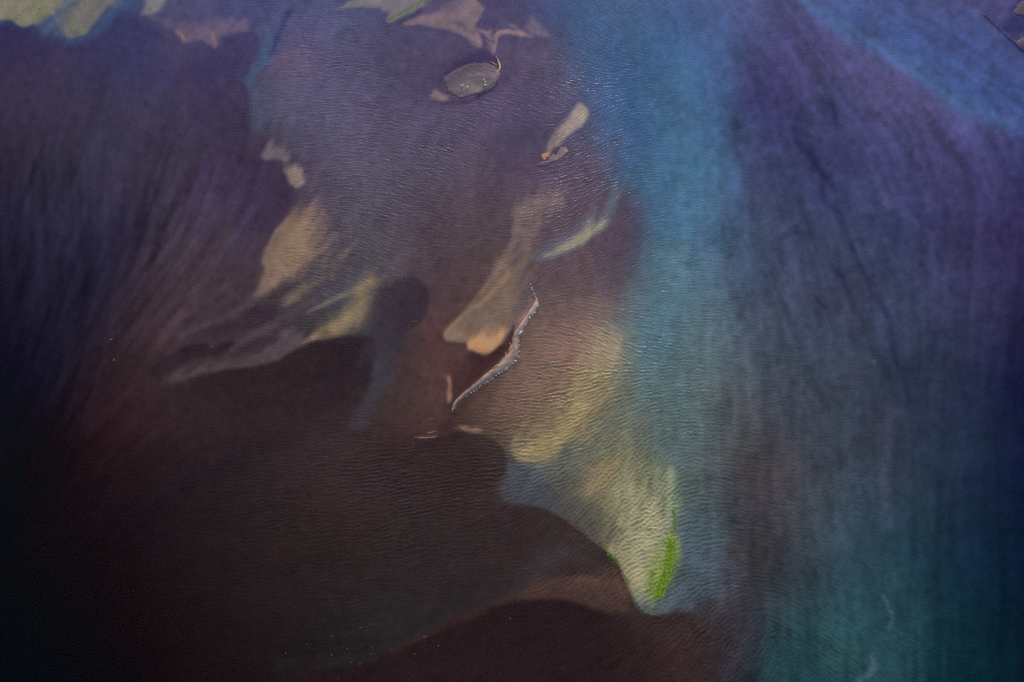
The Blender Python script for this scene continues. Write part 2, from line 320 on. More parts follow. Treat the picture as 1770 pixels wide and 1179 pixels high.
# ---- dark round lobe
area((60,48,60), [(655,520,30),(680,494,12),(700,482,5),(716,479,3),(732,486,3),(742,498,3),(746,516,3),(744,534,3),(736,550,4),(718,562,4),(700,580,12),(686,610,24),(660,620,40),(648,570,40)], .82)
band((58,58,72), [(664,540,18),(672,590,18),(664,640,18)], .4)
area((92,64,66), [(746,520,8),(760,540,14),(770,570,16),(740,580,14),(716,566,5),(734,556,4),(744,540,4)], .5)
# ---- sand fan left of the long bar
area((116,98,98), [(884,385,10),(888,362,10),(900,348,10),(926,340,18),(955,340,24),(972,350,36),(950,368,46),(926,390,46),(908,420,40),(890,450,36),(868,452,16),(878,430,6),(884,408,6)], .8)
area((120,100,88), [(868,440,20),(900,446,30),(902,480,34),(896,520,28),(890,556,10),(878,580,6),(860,602,4),(840,614,3),(826,608,3),(812,603,2.5),(808,594,3),(788,590,3),(774,588,3),(767,577,3),(780,566,6),(796,548,6),(816,520,6),(838,490,6),(852,464,8)], .85)
area((198,140,98), [(812,588,10),(836,578,18),(858,574,18),(872,572,10),(868,588,5),(856,603,3),(840,613,2.5),(824,608,2.5),(813,603,2.5),(809,595,4)], .92)
area((140,112,96), [(766,577,3),(780,570,6),(800,574,14),(812,584,8),(808,594,3),(788,589,2.5),(774,587,2.5)], .8)
band((150,124,102), [(880,472,5),(860,494,5),(838,520,4),(815,536,4),(794,553,4),(772,572,4)], .6)
band((132,112,104), [(868,452,9),(850,476,7),(838,496,5)], .5)
band((134,110,96), [(846,548,18),(848,572,14)], .35)
area((88,76,82), [(906,470,14),(922,500,8),(914,530,6),(896,560,8),(884,580,8),(890,540,16),(900,500,16)], .6)
band((132,100,88), [(919,516,3),(910,536,4),(902,548,3.5),(892,566,3)], .7)
# ---- pale sliver near the blue arm
area((92,104,118), [(918,444,6),(930,450,4),(955,448,4),(990,434,4),(1024,412,4),(1048,394,4),(1060,372,4),(1070,348,5),(1080,326,8),(1062,330,20),(1040,352,20),(1005,378,22),(970,404,20),(940,428,14)], .45)
area((156,148,126), [(938,443,8),(962,440,5),(990,428,4),(1018,411,5),(1042,390,6),(1044,380,12),(1026,384,14),(1000,402,10),(970,422,8),(948,436,8)], .6)
band((158,142,114), [(962,432,4),(988,418,5),(1012,402,6)], .4)
# ---- pool between fan and bar
area((66,44,48), [(775,700,10),(782,660,8),(790,630,20),(812,612,10),(828,612,3),(842,616,3),(860,604,3),(878,582,3),(890,562,3),(888,590,3),(876,612,3),(862,630,3),(842,650,4),(815,672,4),(796,690,4),(784,706,4)], .85)
area((58,36,38), [(826,622,8),(850,612,5),(872,594,4),(872,612,4),(852,632,6),(828,654,8),(812,660,10),(815,636,10)], .6)
area((86,62,62), [(740,600,30),(775,600,8),(782,640,12),(778,690,20),(740,720,40),(700,700,40),(710,640,40)], .5)
area((150,106,90), [(776,647,4),(781,655,3),(783,668,3),(782,684,3),(778,697,2.5),(772,694,3),(774,680,4),(778,668,4),(774,656,4)], .85)
band((126,92,84), [(769,650,1.5),(776,648,1.2)], .8)
# ---- brown apron at the foot
area((84,56,58), [(690,720,30),(730,700,30),(776,716,14),(790,736,6),(770,752,8),(720,760,14),(690,750,20)], .5)
area((60,40,44), [(756,738,8),(772,728,8),(788,732,5),(784,744,4),(768,750,6)], .6)
area((46,34,37), [(700,764,40),(750,758,10),(786,748,4),(812,748,3),(838,754,3),(858,764,3),(870,780,3),(875,798,3),(871,820,4),(856,842,14),(830,860,40),(740,850,90),(640,820,90),(640,780,60)], .6)
area((128,98,84), [(781,742,2),(792,738,3),(808,736,6),(830,742,8),(826,748,3),(806,745,2),(792,743,2)], .8)
band((150,110,76), [(798,742,1.3),(806,743.5,1.1),(820,745,1)], .6)
band((120,92,92), [(722,757,1.2),(738,757,1.6),(752,755,1.2)], .8)
band((116,92,94), [(738,750,1.0),(748,748,1.4),(752,746,.8)], .8)
# ---- yellow shoals
area((148,130,94), [(884,774,8),(888,792,5),(900,800,8),(930,800,14),(966,784,24),(1000,754,30),(1030,716,30),(1062,660,34),(1072,600,44),(1040,600,40),(1010,640,40),(980,690,40),(950,726,34),(914,748,26)], .6)
band((152,134,88), [(900,784,9),(930,776,12),(962,756,13),(988,726,12),(1004,700,11)], .55)
band((150,128,114), [(1020,590,26),(1056,602,20),(1064,580,12)], .45)
band((122,92,90), [(990,600,36),(950,660,36),(900,700,40)], .35)
band((92,100,96), [(1086,690,16),(1050,740,18),(1010,778,18),(960,810,20),(910,820,18)], .55)
area((68,72,82), [(876,800,4),(905,806,12),(940,820,20),(960,850,20),(958,874,8),(930,874,4),(900,872,6),(868,868,10),(862,850,12),(873,826,5)], .7)
area((122,114,86), [(1000,760,50),(1060,720,50),(1110,800,40),(1120,880,40),(1080,900,40),(1020,850,40)], .35)
band((146,124,88), [(1020,848,18),(1044,820,18),(1060,800,12)], .5)
area((150,146,112), [(1104,820,50),(1134,826,44),(1150,880,32),(1164,940,20),(1160,1000,12),(1140,1036,16),(1118,1040,12),(1102,1036,4),(1092,1018,3),(1082,994,3),(1068,968,3),(1050,953,5),(1062,920,40),(1080,870,50)], .72)
band((172,166,128), [(1118,880,16),(1112,920,19),(1104,960,17),(1110,1000,12)], .5)
band((110,124,92), [(1160,830,10),(1168,880,10),(1170,930,7)], .4)
area((88,104,108), [(1096,1030,8),(1106,1048,3),(1124,1060,3),(1142,1060,3),(1170,1050,14),(1180,1010,20),(1150,1024,14),(1120,1034,14)], .6)
area((74,92,110), [(1172,900,16),(1190,880,24),(1230,900,40),(1240,990,40),(1200,1050,20),(1166,1056,10),(1160,1010,10),(1170,950,10)], .45)
area((50,39,41), [(800,960,90),(850,892,30),(880,876,14),(905,873,6),(935,876,3.5),(958,886,3),(978,898,2.6),(1006,922,2.4),(1034,944,2.4),(1056,960,2.4),(1072,978,2.4),(1082,1000,2.4),(1090,1024,2.4),(1102,1046,2.4),(1118,1061,2.4),(1140,1064,2.4),(1180,1058,4),(1204,1070,10),(1180,1110,40),(1060,1100,60),(900,1040,90)], .9)
band((70,72,82), [(900,1000,26),(960,960,26),(1000,950,20)], .18)
area((82,59,52), [(930,1004,14),(985,998,4),(1015,1000,5),(1046,1004,8),(1078,1008,6),(1092,1036,6),(1080,1062,14),(1040,1060,8),(1000,1048,8),(950,1038,6),(890,1038,12),(900,1018,14)], .6)
band((90,66,57), [(1000,1004,9),(1040,1004,14),(1060,988,12),(1080,1016,10)], .45)
band((76,54,50), [(850,1040,10),(900,1026,12),(950,1020,14)], .4)
area((40,26,29), [(500,1230,20),(540,1150,8),(575,1150,3),(606,1152,3),(640,1140,7),(680,1120,8),(716,1106,8),(760,1080,6),(800,1062,8),(846,1048,10),(890,1041,4),(955,1040,3),(1005,1050,5),(1040,1062,12),(1080,1080,30),(1140,1120,40),(1150,1260,60),(700,1300,40)], .88)
area((54,38,38), [(1130,1066,6),(1180,1064,6),(1206,1074,8),(1216,1110,10),(1228,1150,12),(1232,1230,14),(1120,1240,60),(1060,1160,60),(1080,1090,40)], .45)
area((42,40,44), [(480,1150,30),(600,1146,6),(660,1124,10),(720,1096,12),(800,1050,14),(880,1010,30),(800,1010,60),(700,1060,50),(600,1120,30)], .5)
band((66,46,44), [(680,1122,5),(760,1084,6),(830,1052,8)], .5)
# ---- right side: seams in the silt
for q in ([(1474,410,3),(1490,440,4),(1500,470,4),(1512,500,4),(1524,530,4),(1534,560,5),(1536,590,5),(1546,620,5),(1552,650,5),(1562,690,5)],
          [(1452,455,4),(1462,480,4),(1470,505,4),(1480,540,3)],[(1405,505,3),(1418,525,3)],[(1396,255,5),(1412,290,5),(1424,320,4),(1444,350,3)],
          [(1362,230,5),(1390,270,6),(1420,300,5)],[(1426,170,5),(1440,210,4)]):
    band((32,36,74), [(a, b, c*1.3) for a, b, c in q], .5, 3)
area((60,56,66), [(1280,860,30),(1320,760,40),(1370,800,40),(1370,900,40),(1330,970,40),(1280,1000,40),(1262,940,30)], .45)
area((34,66,76), [(1310,1200,16),(1316,1140,20),(1350,1090,40),(1420,1060,50),(1520,1060,70),(1600,1120,80),(1560,1230,60),(1400,1260,30)], .4)
for q in ([(1524,1040,3),(1530,1068,4),(1526,1090,3)],[(1500,1140,4),(1499,1160,5),(1480,1176,5),(1470,1200,6)],[(1508,640,3),(1512,634,3)]):
    band((96,112,134), q, .45, 4)
for q in ([(1536,720,16),(1536,800,14),(1534,900,12)], [(1460,220,10),(1500,290,12),(1530,360,10)], [(1470,300,8),(1490,350,8)]):
    band((92,96,128), q, .22, 3)
# green tints
area((118,138,60), [(1146,940,14),(1162,926,12),(1172,940,14),(1168,975,14),(1158,1005,14),(1142,1034,12),(1130,1034,12),(1126,1000,16),(1132,965,16)], .55)
band((84,120,96), [(1164,845,4),(1170,880,5),(1168,915,4)], .4)
for gx_, gy_, gr_ in ((72,12,5),(70,30,5),(30,14,4),(58,40,5),(20,25,4),(138,52,5),(100,8,5),(150,4,4),(120,40,6)):
    band((112,132,88), [(gx_-2,gy_-gr_,gr_*.7),(gx_,gy_,gr_),(gx_+1,gy_+gr_,gr_*.7)], .55, 3)
band((110,122,84), [(1018,382,2),(1040,398,2.4),(1064,372,2)], .35)
# ---- mottling, streaks drawn out by the current, and tiny grain
blot = fbm(16, 7, 5, .75)
grain = fbm(2.4, 21, 3, .8)
blot2 = fbm(60, 8, 4, .6)
xr = smooth01((GX-1180)/160.0)                     # the silty right reach
xl = smooth01((420-GX+(600-GY)*.5)/220.0)
topr = smooth01((GX-1100)/80.0)*(1-smooth01((GX-1260)/60.0))
clear = 1-np.maximum(xr, xl)
amp = .014*clear+.045*xr+.085*xl*(.2+.8*smooth01((GY-180)/200.0))
mod = 1+amp*(streak*.9+streak2*(.4-.3*xl))+blot*(.016+.022*xr+.02*topr)+grain*(.035+.01*xr)+blot2*(.012+.03*xr)
T *= np.clip(mod, .5, 1.6)[..., None]
tint = fbm(26, 9, 5, .85)*(.5+.15*xr)
T[..., 0] += tint*np.minimum(T[..., 0]/60, 1)*1.2; T[..., 2] -= tint*np.minimum(T[..., 2]/60, 1)*.8; T[..., 1] -= tint*.2
grey = T@np.array([.3, .59, .11]); T = np.clip(grey[..., None]+(T-grey[..., None])*(.93-.07*xr)[..., None], .6, 255)
# ================================================================ meshes
def lin(c):
    c = np.asarray(c, float)/255.0
    return np.where(c <= .04045, c/12.92, ((c+.055)/1.055)**2.4)

# what the light of the day makes of a white flat sheet, and what the water mirrors of the sky: measured once
GAIN = np.array([.56, .645, .78])
def mirrored(py):
    t = np.clip((np.asarray(py, float))/1179.0, -.2, 1.2)[..., None]
    return np.array(REFL_TOP)*(1-t)**2+np.array(REFL_MID)*2*t*(1-t)+np.array(REFL_LOW)*t**2
REFL_TOP = (.0125, .017, .023); REFL_MID = (.0038, .0042, .0056); REFL_LOW = (.0022, .0033, .0051)
#CALIB
def albedo(rgb, py):
    return np.clip((lin(rgb)-mirrored(py))/GAIN, .0006, .85)

def link(name, me, parent=None, mat=None):
    o = bpy.data.objects.new(name, me); scene.collection.objects.link(o)
    if parent: o.parent = parent
    if mat and me is not None: me.materials.append(mat)
    return o
def tag(o, label=None, cat=None, group=None, kind=None):
    if label: o['label'] = label
    if cat: o['category'] = cat
    if group: o['group'] = group
    if kind: o['kind'] = kind
    return o

def grid_mesh(name, co, nrow, ncol, attrs=None, keep=None):
    idx = np.arange(nrow*ncol, dtype=np.int32).reshape(nrow, ncol)
    q = np.stack([idx[:-1, :-1], idx[:-1, 1:], idx[1:, 1:], idx[1:, :-1]], -1).reshape(-1, 4)
    if keep is not None:
        q = q[keep[q].any(1)]
        used = np.zeros(len(co), bool); used[q.ravel()] = True
        remap = np.cumsum(used)-1; q = remap[q].astype(np.int32); co = co[used]
        if attrs: attrs = {k: v[used] for k, v in attrs.items()}
    me = bpy.data.meshes.new(name)
    me.vertices.add(len(co)); me.vertices.foreach_set('co', co.astype(np.float32).ravel())
    n = len(q)
    me.loops.add(n*4); me.loops.foreach_set('vertex_index', q.ravel())
    me.polygons.add(n); me.polygons.foreach_set('loop_start', np.arange(0, n*4, 4, dtype=np.int32))
    me.polygons.foreach_set('loop_total', np.full(n, 4, dtype=np.int32))
    me.polygons.foreach_set('use_smooth', np.ones(n, bool))
    for k, v in (attrs or {}).items():
        if v.ndim == 2:
            a = me.attributes.new(k, 'FLOAT_COLOR', 'POINT')
            a.data.foreach_set('color', np.c_[v, np.ones(len(v))].astype(np.float32).ravel())
        else:
            a = me.attributes.new(k, 'FLOAT', 'POINT'); a.data.foreach_set('value', v.astype(np.float32))
    me.update(); me.validate()
    return me

# ---------------------------------------------------------------- materials
def new_mat(name):
    m = bpy.data.materials.new(name); m.use_nodes = True
    nt = m.node_tree; nt.nodes.clear(); out = nt.nodes.new('ShaderNodeOutputMaterial')
    return m, nt, nt.nodes, nt.links, out
def node(nt, t, **kw):
    n = nt.nodes.new(t)
    for k, v in kw.items():
        if k in n.inputs: n.inputs[k].default_value = v
        else: setattr(n, k, v)
    return n
def math_(nt, op, a, b=None, c=None):
    n = nt.nodes.new('ShaderNodeMath'); n.operation = op
    for i, v in enumerate((a, b, c)):
        if v is None: continue
        if hasattr(v, 'is_linked') or hasattr(v, 'links'): nt.links.new(v, n.inputs[i])
        else: n.inputs[i].default_value = v
    return n.outputs[0]

def sand_material(name, grain=.22, bump=.25, scale=2.2, rough=.9, spec=.2, colour=None):
    m, nt, N, L, out = new_mat(name)
    p = node(nt, 'ShaderNodeBsdfPrincipled', Roughness=rough); p.inputs['Specular IOR Level'].default_value = spec
    geo = N.new('ShaderNodeNewGeometry')
    n1 = node(nt, 'ShaderNodeTexNoise', Scale=scale, Detail=4.0, Roughness=.7); L.new(geo.outputs['Position'], n1.inputs['Vector'])
    k = math_(nt, 'MULTIPLY_ADD', n1.outputs['Fac'], grain*2, 1-grain)
    if colour is None:
        at = node(nt, 'ShaderNodeAttribute', attribute_name='sediment'); src = at.outputs['Color']
    else:
        c = N.new('ShaderNodeRGB'); c.outputs[0].default_value = (*colour, 1); src = c.outputs[0]
    mul = N.new('ShaderNodeVectorMath'); mul.operation = 'SCALE'; L.new(src, mul.inputs[0]); L.new(k, mul.inputs['Scale'])
    L.new(mul.outputs[0], p.inputs['Base Color'])
    b = node(nt, 'ShaderNodeBump', Strength=bump, Distance=.15); L.new(n1.outputs['Fac'], b.inputs['Height']); L.new(b.outputs[0], p.inputs['Normal'])
    L.new(p.outputs[0], out.inputs['Surface'])
    return m
M_bed = sand_material('river_sediment', .16, .15, 1.3, spec=0.0, rough=1.0)
M_bar = sand_material('wet_sand', .14, .5, 1.1, rough=.85, spec=.1)
M_tan = sand_material('tan_silt', .25, .5, 1.6, colour=tuple(albedo((236,180,140), 640)))

def water_material():
    m, nt, N, L, out = new_mat('river_water')
    geo = N.new('ShaderNodeNewGeometry')
    mp = node(nt, 'ShaderNodeMapping'); mp.inputs['Scale'].default_value = (1.0, 1.9, 1.0); L.new(geo.outputs['Position'], mp.inputs['Vector'])
    n1 = node(nt, 'ShaderNodeTexNoise', Scale=1.15, Detail=3.0, Roughness=.6, Distortion=.4); L.new(mp.outputs[0], n1.inputs['Vector'])
    at = node(nt, 'ShaderNodeAttribute', attribute_name='chop')
    b = node(nt, 'ShaderNodeBump', Distance=.12)
    L.new(math_(nt, 'MULTIPLY_ADD', at.outputs['Fac'], BUMP_A, BUMP_0), b.inputs['Strength']); L.new(n1.outputs['Fac'], b.inputs['Height'])
    silt = node(nt, 'ShaderNodeAttribute', attribute_name='silt'); load = node(nt, 'ShaderNodeAttribute', attribute_name='load')
    d = N.new('ShaderNodeBsdfDiffuse'); L.new(silt.outputs['Color'], d.inputs['Color']); L.new(b.outputs[0], d.inputs['Normal'])
    tr = N.new('ShaderNodeBsdfTransparent')
    mx = N.new('ShaderNodeMixShader'); L.new(load.outputs['Fac'], mx.inputs['Fac']); L.new(tr.outputs[0], mx.inputs[1]); L.new(d.outputs[0], mx.inputs[2])
    g = node(nt, 'ShaderNodeBsdfGlossy', Roughness=GLOSS, distribution='BECKMANN'); L.new(b.outputs[0], g.inputs['Normal'])
    dt = N.new('ShaderNodeVectorMath'); dt.operation = 'DOT_PRODUCT'; L.new(geo.outputs['Incoming'], dt.inputs[0]); L.new(b.outputs[0], dt.inputs[1])
    inv = math_(nt, 'SUBTRACT', 1.0, math_(nt, 'MINIMUM', math_(nt, 'ABSOLUTE', dt.outputs['Value']), 1.0))
    fr = math_(nt, 'MULTIPLY_ADD', math_(nt, 'POWER', inv, 5.0), .98, .0105)      # mirror share of a water surface (Schlick), the same from above and below
    m2 = N.new('ShaderNodeMixShader'); L.new(fr, m2.inputs['Fac']); L.new(mx.outputs[0], m2.inputs[1]); L.new(g.outputs[0], m2.inputs[2])
    L.new(m2.outputs[0], out.inputs['Surface'])
    return m
GLOSS = .27; BUMP_A = .45; BUMP_0 = .02
M_water = water_material()

# ---------------------------------------------------------------- ripples of the wind and the current, in metres
RX0, RX1, RY0, RY1, RS = -320.0, 320.0, -165.0, 285.0, .32
rxs = np.arange(RX0, RX1, RS); rys = np.arange(RY0, RY1, RS)
# place, crest direction (degrees, up to the right), height, how broken up
RIP = [(0,100,5,.12,.3),(150,300,5,.16,.5),(60,500,10,.22,.5),(300,500,5,.12,.5),(200,700,10,.22,.5),(100,950,5,.15,.5),(400,300,0,.14,.5),(350,80,0,.1,.5),
       (430,180,0,.5,.5),(470,330,10,.15,.3),(560,80,-6,.95,.3),(600,200,-4,1.0,.2),(560,300,12,1.0,.2),(520,420,-4,.8,.3),(640,300,-10,1.1,.2),(680,400,-22,1.1,.3),(570,500,-14,.9,.3),
       (430,450,0,.15,.3),(440,560,-3,.5,.3),(350,620,0,.3,.3),(500,640,0,.25,.4),(580,640,30,.4,.5),(720,540,-30,.15,.5),(740,450,-6,.6,.2),(660,640,-30,.4,.4),(740,640,-20,.1,.5),(720,720,0,.1,.5),
       (740,90,0,.15,.4),(800,130,20,.3,.3),(900,90,0,.2,.5),(760,220,-16,.9,.25),(870,210,-32,.85,.25),(820,290,-20,.8,.3),(960,150,-25,.8,.4),(900,250,-10,.15,.4),(1000,215,55,1.0,.2),
       (1010,290,26,1.1,.2),(1040,240,40,.95,.35),(940,320,22,1.0,.2),(860,380,-8,.55,.3),(980,370,22,1.1,.2),(920,420,18,.8,.3),(1040,370,48,.9,.55),(830,460,-6,.6,.3),(860,530,-2,.6,.4),(840,590,0,.15,.3),
       (900,470,60,.7,.5),(1000,480,12,.7,.5),(1060,460,40,.7,.5),(980,560,-16,.9,.3),(960,640,4,1.1,.25),(1040,600,-28,1.15,.3),(1040,680,28,1.25,.3),(900,700,0,1.2,.2),(1000,740,20,1.3,.25),(1080,760,40,1.25,.5),
       (840,740,0,.9,.2),(940,790,8,1.2,.3),(1020,830,45,1.2,.5),(1120,830,60,1.3,.7),(1110,940,10,1.25,.75),(1050,900,50,1.2,.6),(1200,900,10,1.0,.7),(1200,760,-6,.9,.6),(1180,1010,20,1.0,.6),
       (700,800,2,1.0,.15),(600,760,3,.75,.2),(800,840,4,1.0,.2),(700,900,10,.9,.2),(560,880,8,.7,.25),(450,900,6,.6,.3),(850,930,10,.6,.5),(940,930,55,.7,.35),(980,980,50,.9,.35),(880,1000,0,.5,.5),
       (1060,1000,50,.95,.35),(1020,1040,40,.6,.35),(1100,1100,42,.6,.55),(1180,1120,40,.8,.65),(1160,1080,38,.75,.6),(900,1110,0,.14,.5),(760,1140,0,.12,.5),(650,1060,10,.4,.6),(400,1100,0,.3,.5),
       (1250,1100,50,.9,.6),(1100,40,-50,.35,.5),(1000,40,-40,.4,.5),(1150,200,0,.42,.6),(1160,350,-5,.65,.6),(1150,480,0,.8,.6),(1180,620,-5,.95,.6),(1280,620,-4,.6,.5),(1300,750,-8,.6,.5),(1280,880,-10,.7,.5),
       (1350,1000,-20,.55,.5),(1400,850,-14,.5,.5),(1450,950,-34,.5,.4),(1450,1080,-38,.55,.4),(1550,700,0,.16,.5),(1400,450,0,.22,.5),(1600,950,-20,.2,.5),(1700,1050,0,.14,.5),(1650,400,0,.12,.5),(1700,700,0,.12,.5),
       (1350,250,0,.15,.5),(1300,420,0,.3,.5),(1500,200,0,.12,.5),(1550,80,0,.25,.5),(1700,60,0,.1,.5),(1260,500,-5,.5,.5),(1090,300,10,.7,.5),(1120,130,0,.38,.6)]
rk = tps([(x, y, math.cos(2*R(a)), math.sin(2*R(a)), h, b) for x, y, a, h, b in RIP], 20)
RAMP = np.clip(rk[..., 2], .06, 1.4)
def ripple_raster():
    X, Y = np.meshgrid(rxs, rys); px, py = sheet_of(X.ravel(), Y.ravel())
    s = sample(rk, px, py).reshape(len(rys), len(rxs), 4)
    ang = .5*np.arctan2(s[..., 1], s[..., 0]); ang = np.arctan2(np.sin(ang)*1.25, np.cos(ang)); iso = np.clip(s[..., 3], 0, 1)
    ny, nx = X.shape
    w = np.random.default_rng(3).standard_normal((ny, nx))
    # the wind does not blow evenly: patches of stronger and weaker ripples, crest length varies
    W = np.fft.rfft2(w)
    fy = np.fft.fftfreq(ny, RS)[:, None]; fx = np.fft.rfftfreq(nx, RS)[None, :]
    f = np.hypot(fx, fy)+1e-9; fa = np.arctan2(fy, fx)
    def ring(lam, s): return np.exp(-((f*lam-1)/s)**2)
    out = 0; ws = 0; nb = 12
    for k in range(nb):
        th = math.pi*k/nb
        H = ring(1.3, .30)*np.abs(np.cos(fa-(th+math.pi/2)))**16+.35*ring(2.6, .35)*np.abs(np.cos(fa-(th+math.pi/2)))**10
        g = np.fft.irfft2(W*H, s=(ny, nx)); g /= g.std()
        ww = np.maximum(np.cos(ang-th)**2, 0)**12
        out = out+ww*g; ws = ws+ww*ww
    out /= np.sqrt(ws)
    g = np.fft.irfft2(np.fft.rfft2(np.random.default_rng(4).standard_normal((ny, nx)))*ring(1.35, .28), s=(ny, nx)); g /= g.std()
    h = out*np.sqrt(1-iso*.8)+g*np.sqrt(iso*.8); h = 1.45*np.tanh(h/1.25)
    env = np.fft.irfft2(np.fft.rfft2(np.random.default_rng(5).standard_normal((ny, nx)))*np.exp(-(f*9)**2), s=(ny, nx)); env /= env.std()
    h = h*np.clip(1+.15*env, .5, 1.5)
    return h+.18*(h*h-1)*.5                      # crests sharper than troughs
RH = ripple_raster()
def rip_at(x, y):
    fx = np.clip((x-RX0)/RS, 0, len(rxs)-1.01); fy = np.clip((y-RY0)/RS, 0, len(rys)-1.01)
    x0 = fx.astype(int); y0 = fy.astype(int); tx = fx-x0; ty = fy-y0
    return (RH[y0, x0]*(1-tx)+RH[y0, x0+1]*tx)*(1-ty)+(RH[y0+1, x0]*(1-tx)+RH[y0+1, x0+1]*tx)*ty

# how much silt the water carries (0 clear .. 1 milky)
LOAD = .14+.46*smooth01((GX-1080+(GY-400)*.02)/120.0)
LOAD = np.where(GX < 500, LOAD+.2*smooth01((300-GX+(600-GY)*.4)/250.0), LOAD)
LOAD = LOAD+(.84-LOAD)*np.clip(RAMP/.8, 0, 1)  # silt added under strong ripples so their slopes shade more
def blur(img, s):
    """soften over s cells"""
    ny, nx = img.shape[:2]
    fy = np.fft.fftfreq(ny)[:, None]; fx = np.fft.rfftfreq(nx)[None, :]
    H = np.exp(-2*(math.pi*s)**2*(fx**2+fy**2))
    if img.ndim == 2: return np.fft.irfft2(np.fft.rfft2(img)*H, s=(ny, nx))
    return np.stack([np.fft.irfft2(np.fft.rfft2(img[..., i])*H, s=(ny, nx)) for i in range(img.shape[2])], -1)
TS = np.clip(blur(T, 1.0), .6, 255)               # silt drifts a little beyond the sand it came from
LUM = blur((T@np.array([.3, .5, .2])), 4)

YR = np.array([-150.0]);
ys_ = [-150.0]
while ys_[-1] < 262: ys_.append(ys_[-1]+.33+.22*(ys_[-1]+150)/412)
YR = np.array(ys_)
def halfw(y): return 1.13*885/FPX*((y-CAM_Y)*math.cos(PITCH)+CAM_H*math.sin(PITCH))
def tract(rows, ncol):
    u = np.linspace(-1, 1, ncol)
    X = (halfw(rows)[:, None]*u[None]).ravel(); Y = np.repeat(rows, ncol)
    return X, Y
RIP_H = .064
rowsb = YR[::2]; rowsb = np.r_[rowsb[rowsb < YR[-1]], YR[-1]]
ncb = 640
bx, by = tract(rowsb, ncb); bpx, bpv = sheet_of(bx, by)
bc = albedo(sample(T, bpx, bpv), bpv)
DEPTH = -1.3+.9*smooth01(LUM/150.0)
bz = sample(DEPTH, bpx, bpv)
bed = link('river_bed', grid_mesh('river_bed', np.c_[bx, by, bz], len(rowsb), ncb, {'sediment': bc}), mat=M_bed)
tag(bed, 'dark volcanic river bed with tan and yellow sand shoals under shallow water', kind='structure')  # bed colours include the painted light fall-off at left and lower corners
# water
ncw = 1000
wx, wy = tract(YR, ncw); wpx, wpy = sheet_of(wx, wy)
wa = sample(RAMP, wpx, wpy)
edge = np.minimum(np.minimum((1-np.abs(wx)/halfw(wy))*40, 1), np.minimum((wy+150)/6, (YR[-1]-wy)/8))
wz = rip_at(wx, wy+.11*rip_at(wx, wy))*wa*RIP_H*np.clip(edge, 0, 1)
wcol = albedo(sample(TS, wpx, wpy), wpy)  # silt colours hold the same painted light fall-off as the bed
water = link('river_water', grid_mesh('river_water', np.c_[wx, wy, wz], len(YR), ncw,
             {'silt': wcol, 'load': np.clip(sample(LOAD, wpx, wpy), 0, .9), 'chop': wa}), mat=M_water)
tag(water, 'rippled shallow river water', kind='structure')

# the same river beyond, out to the horizon
def ring_mesh(name, zin, zout, far=26000.0):
    y0, y1 = YR[0], YR[-1]; a, b = halfw(np.array([y0, y1]))
    inner = [(-a, y0), (a, y0), (b, y1), (-b, y1)]
    vs = []; ts = [0, .0008, .004, .02, .1, 1.0]; outer = [(-far, -far), (far, -far), (far, far), (-far, far)]
    n = 24; fs = []
    for t in ts:
        for k in range(4):
            p, q = inner[k], inner[(k+1) % 4]; P, Q = outer[k], outer[(k+1) % 4]
            for i in range(n):
                s = i/n
                vs.append(((p[0]+(q[0]-p[0])*s)*(1-t)+(P[0]+(Q[0]-P[0])*s)*t, (p[1]+(q[1]-p[1])*s)*(1-t)+(P[1]+(Q[1]-P[1])*s)*t, 0))
    m = 4*n
    for r in range(len(ts)-1):
        for i in range(m):
            j = (i+1) % m; fs.append((r*m+i, r*m+j, (r+1)*m+j, (r+1)*m+i))
    vs = np.array(vs)
    px, py = sheet_of(vs[:, 0], np.maximum(vs[:, 1], -400)); far_ = np.hypot(vs[:, 0], vs[:, 1]) > 700
    px = np.where(far_, 900, px); py = np.where(far_, -40, py)
    c = albedo(sample(TS, px, py), np.clip(py, -60, 1240))
    vs[:, 2] = zin if zout is None else np.where(np.arange(len(vs)) < m, zin, zout)
    me = bpy.data.meshes.new(name); me.from_pydata(vs.tolist(), [], fs); me.update()
    for nm, col in (('sediment', c), ('silt', c)):
        at = me.attributes.new(nm, 'FLOAT_COLOR', 'POINT'); at.data.foreach_set('color', np.c_[col, np.ones(len(col))].astype(np.float32).ravel())
    at = me.attributes.new('load', 'FLOAT', 'POINT'); at.data.foreach_set('value', np.full(len(vs), .5, np.float32))
    at = me.attributes.new('chop', 'FLOAT', 'POINT'); at.data.foreach_set('value', np.full(len(vs), .5, np.float32))
    return me
tag(link('sea_bed', ring_mesh('sea_bed', -1.4, -2.0), mat=M_bed), 'dark sea bed beyond the river mouth', kind='structure')
tag(link('open_water', ring_mesh('open_water', 0, None), mat=M_water), 'open water round the river mouth', kind='structure')

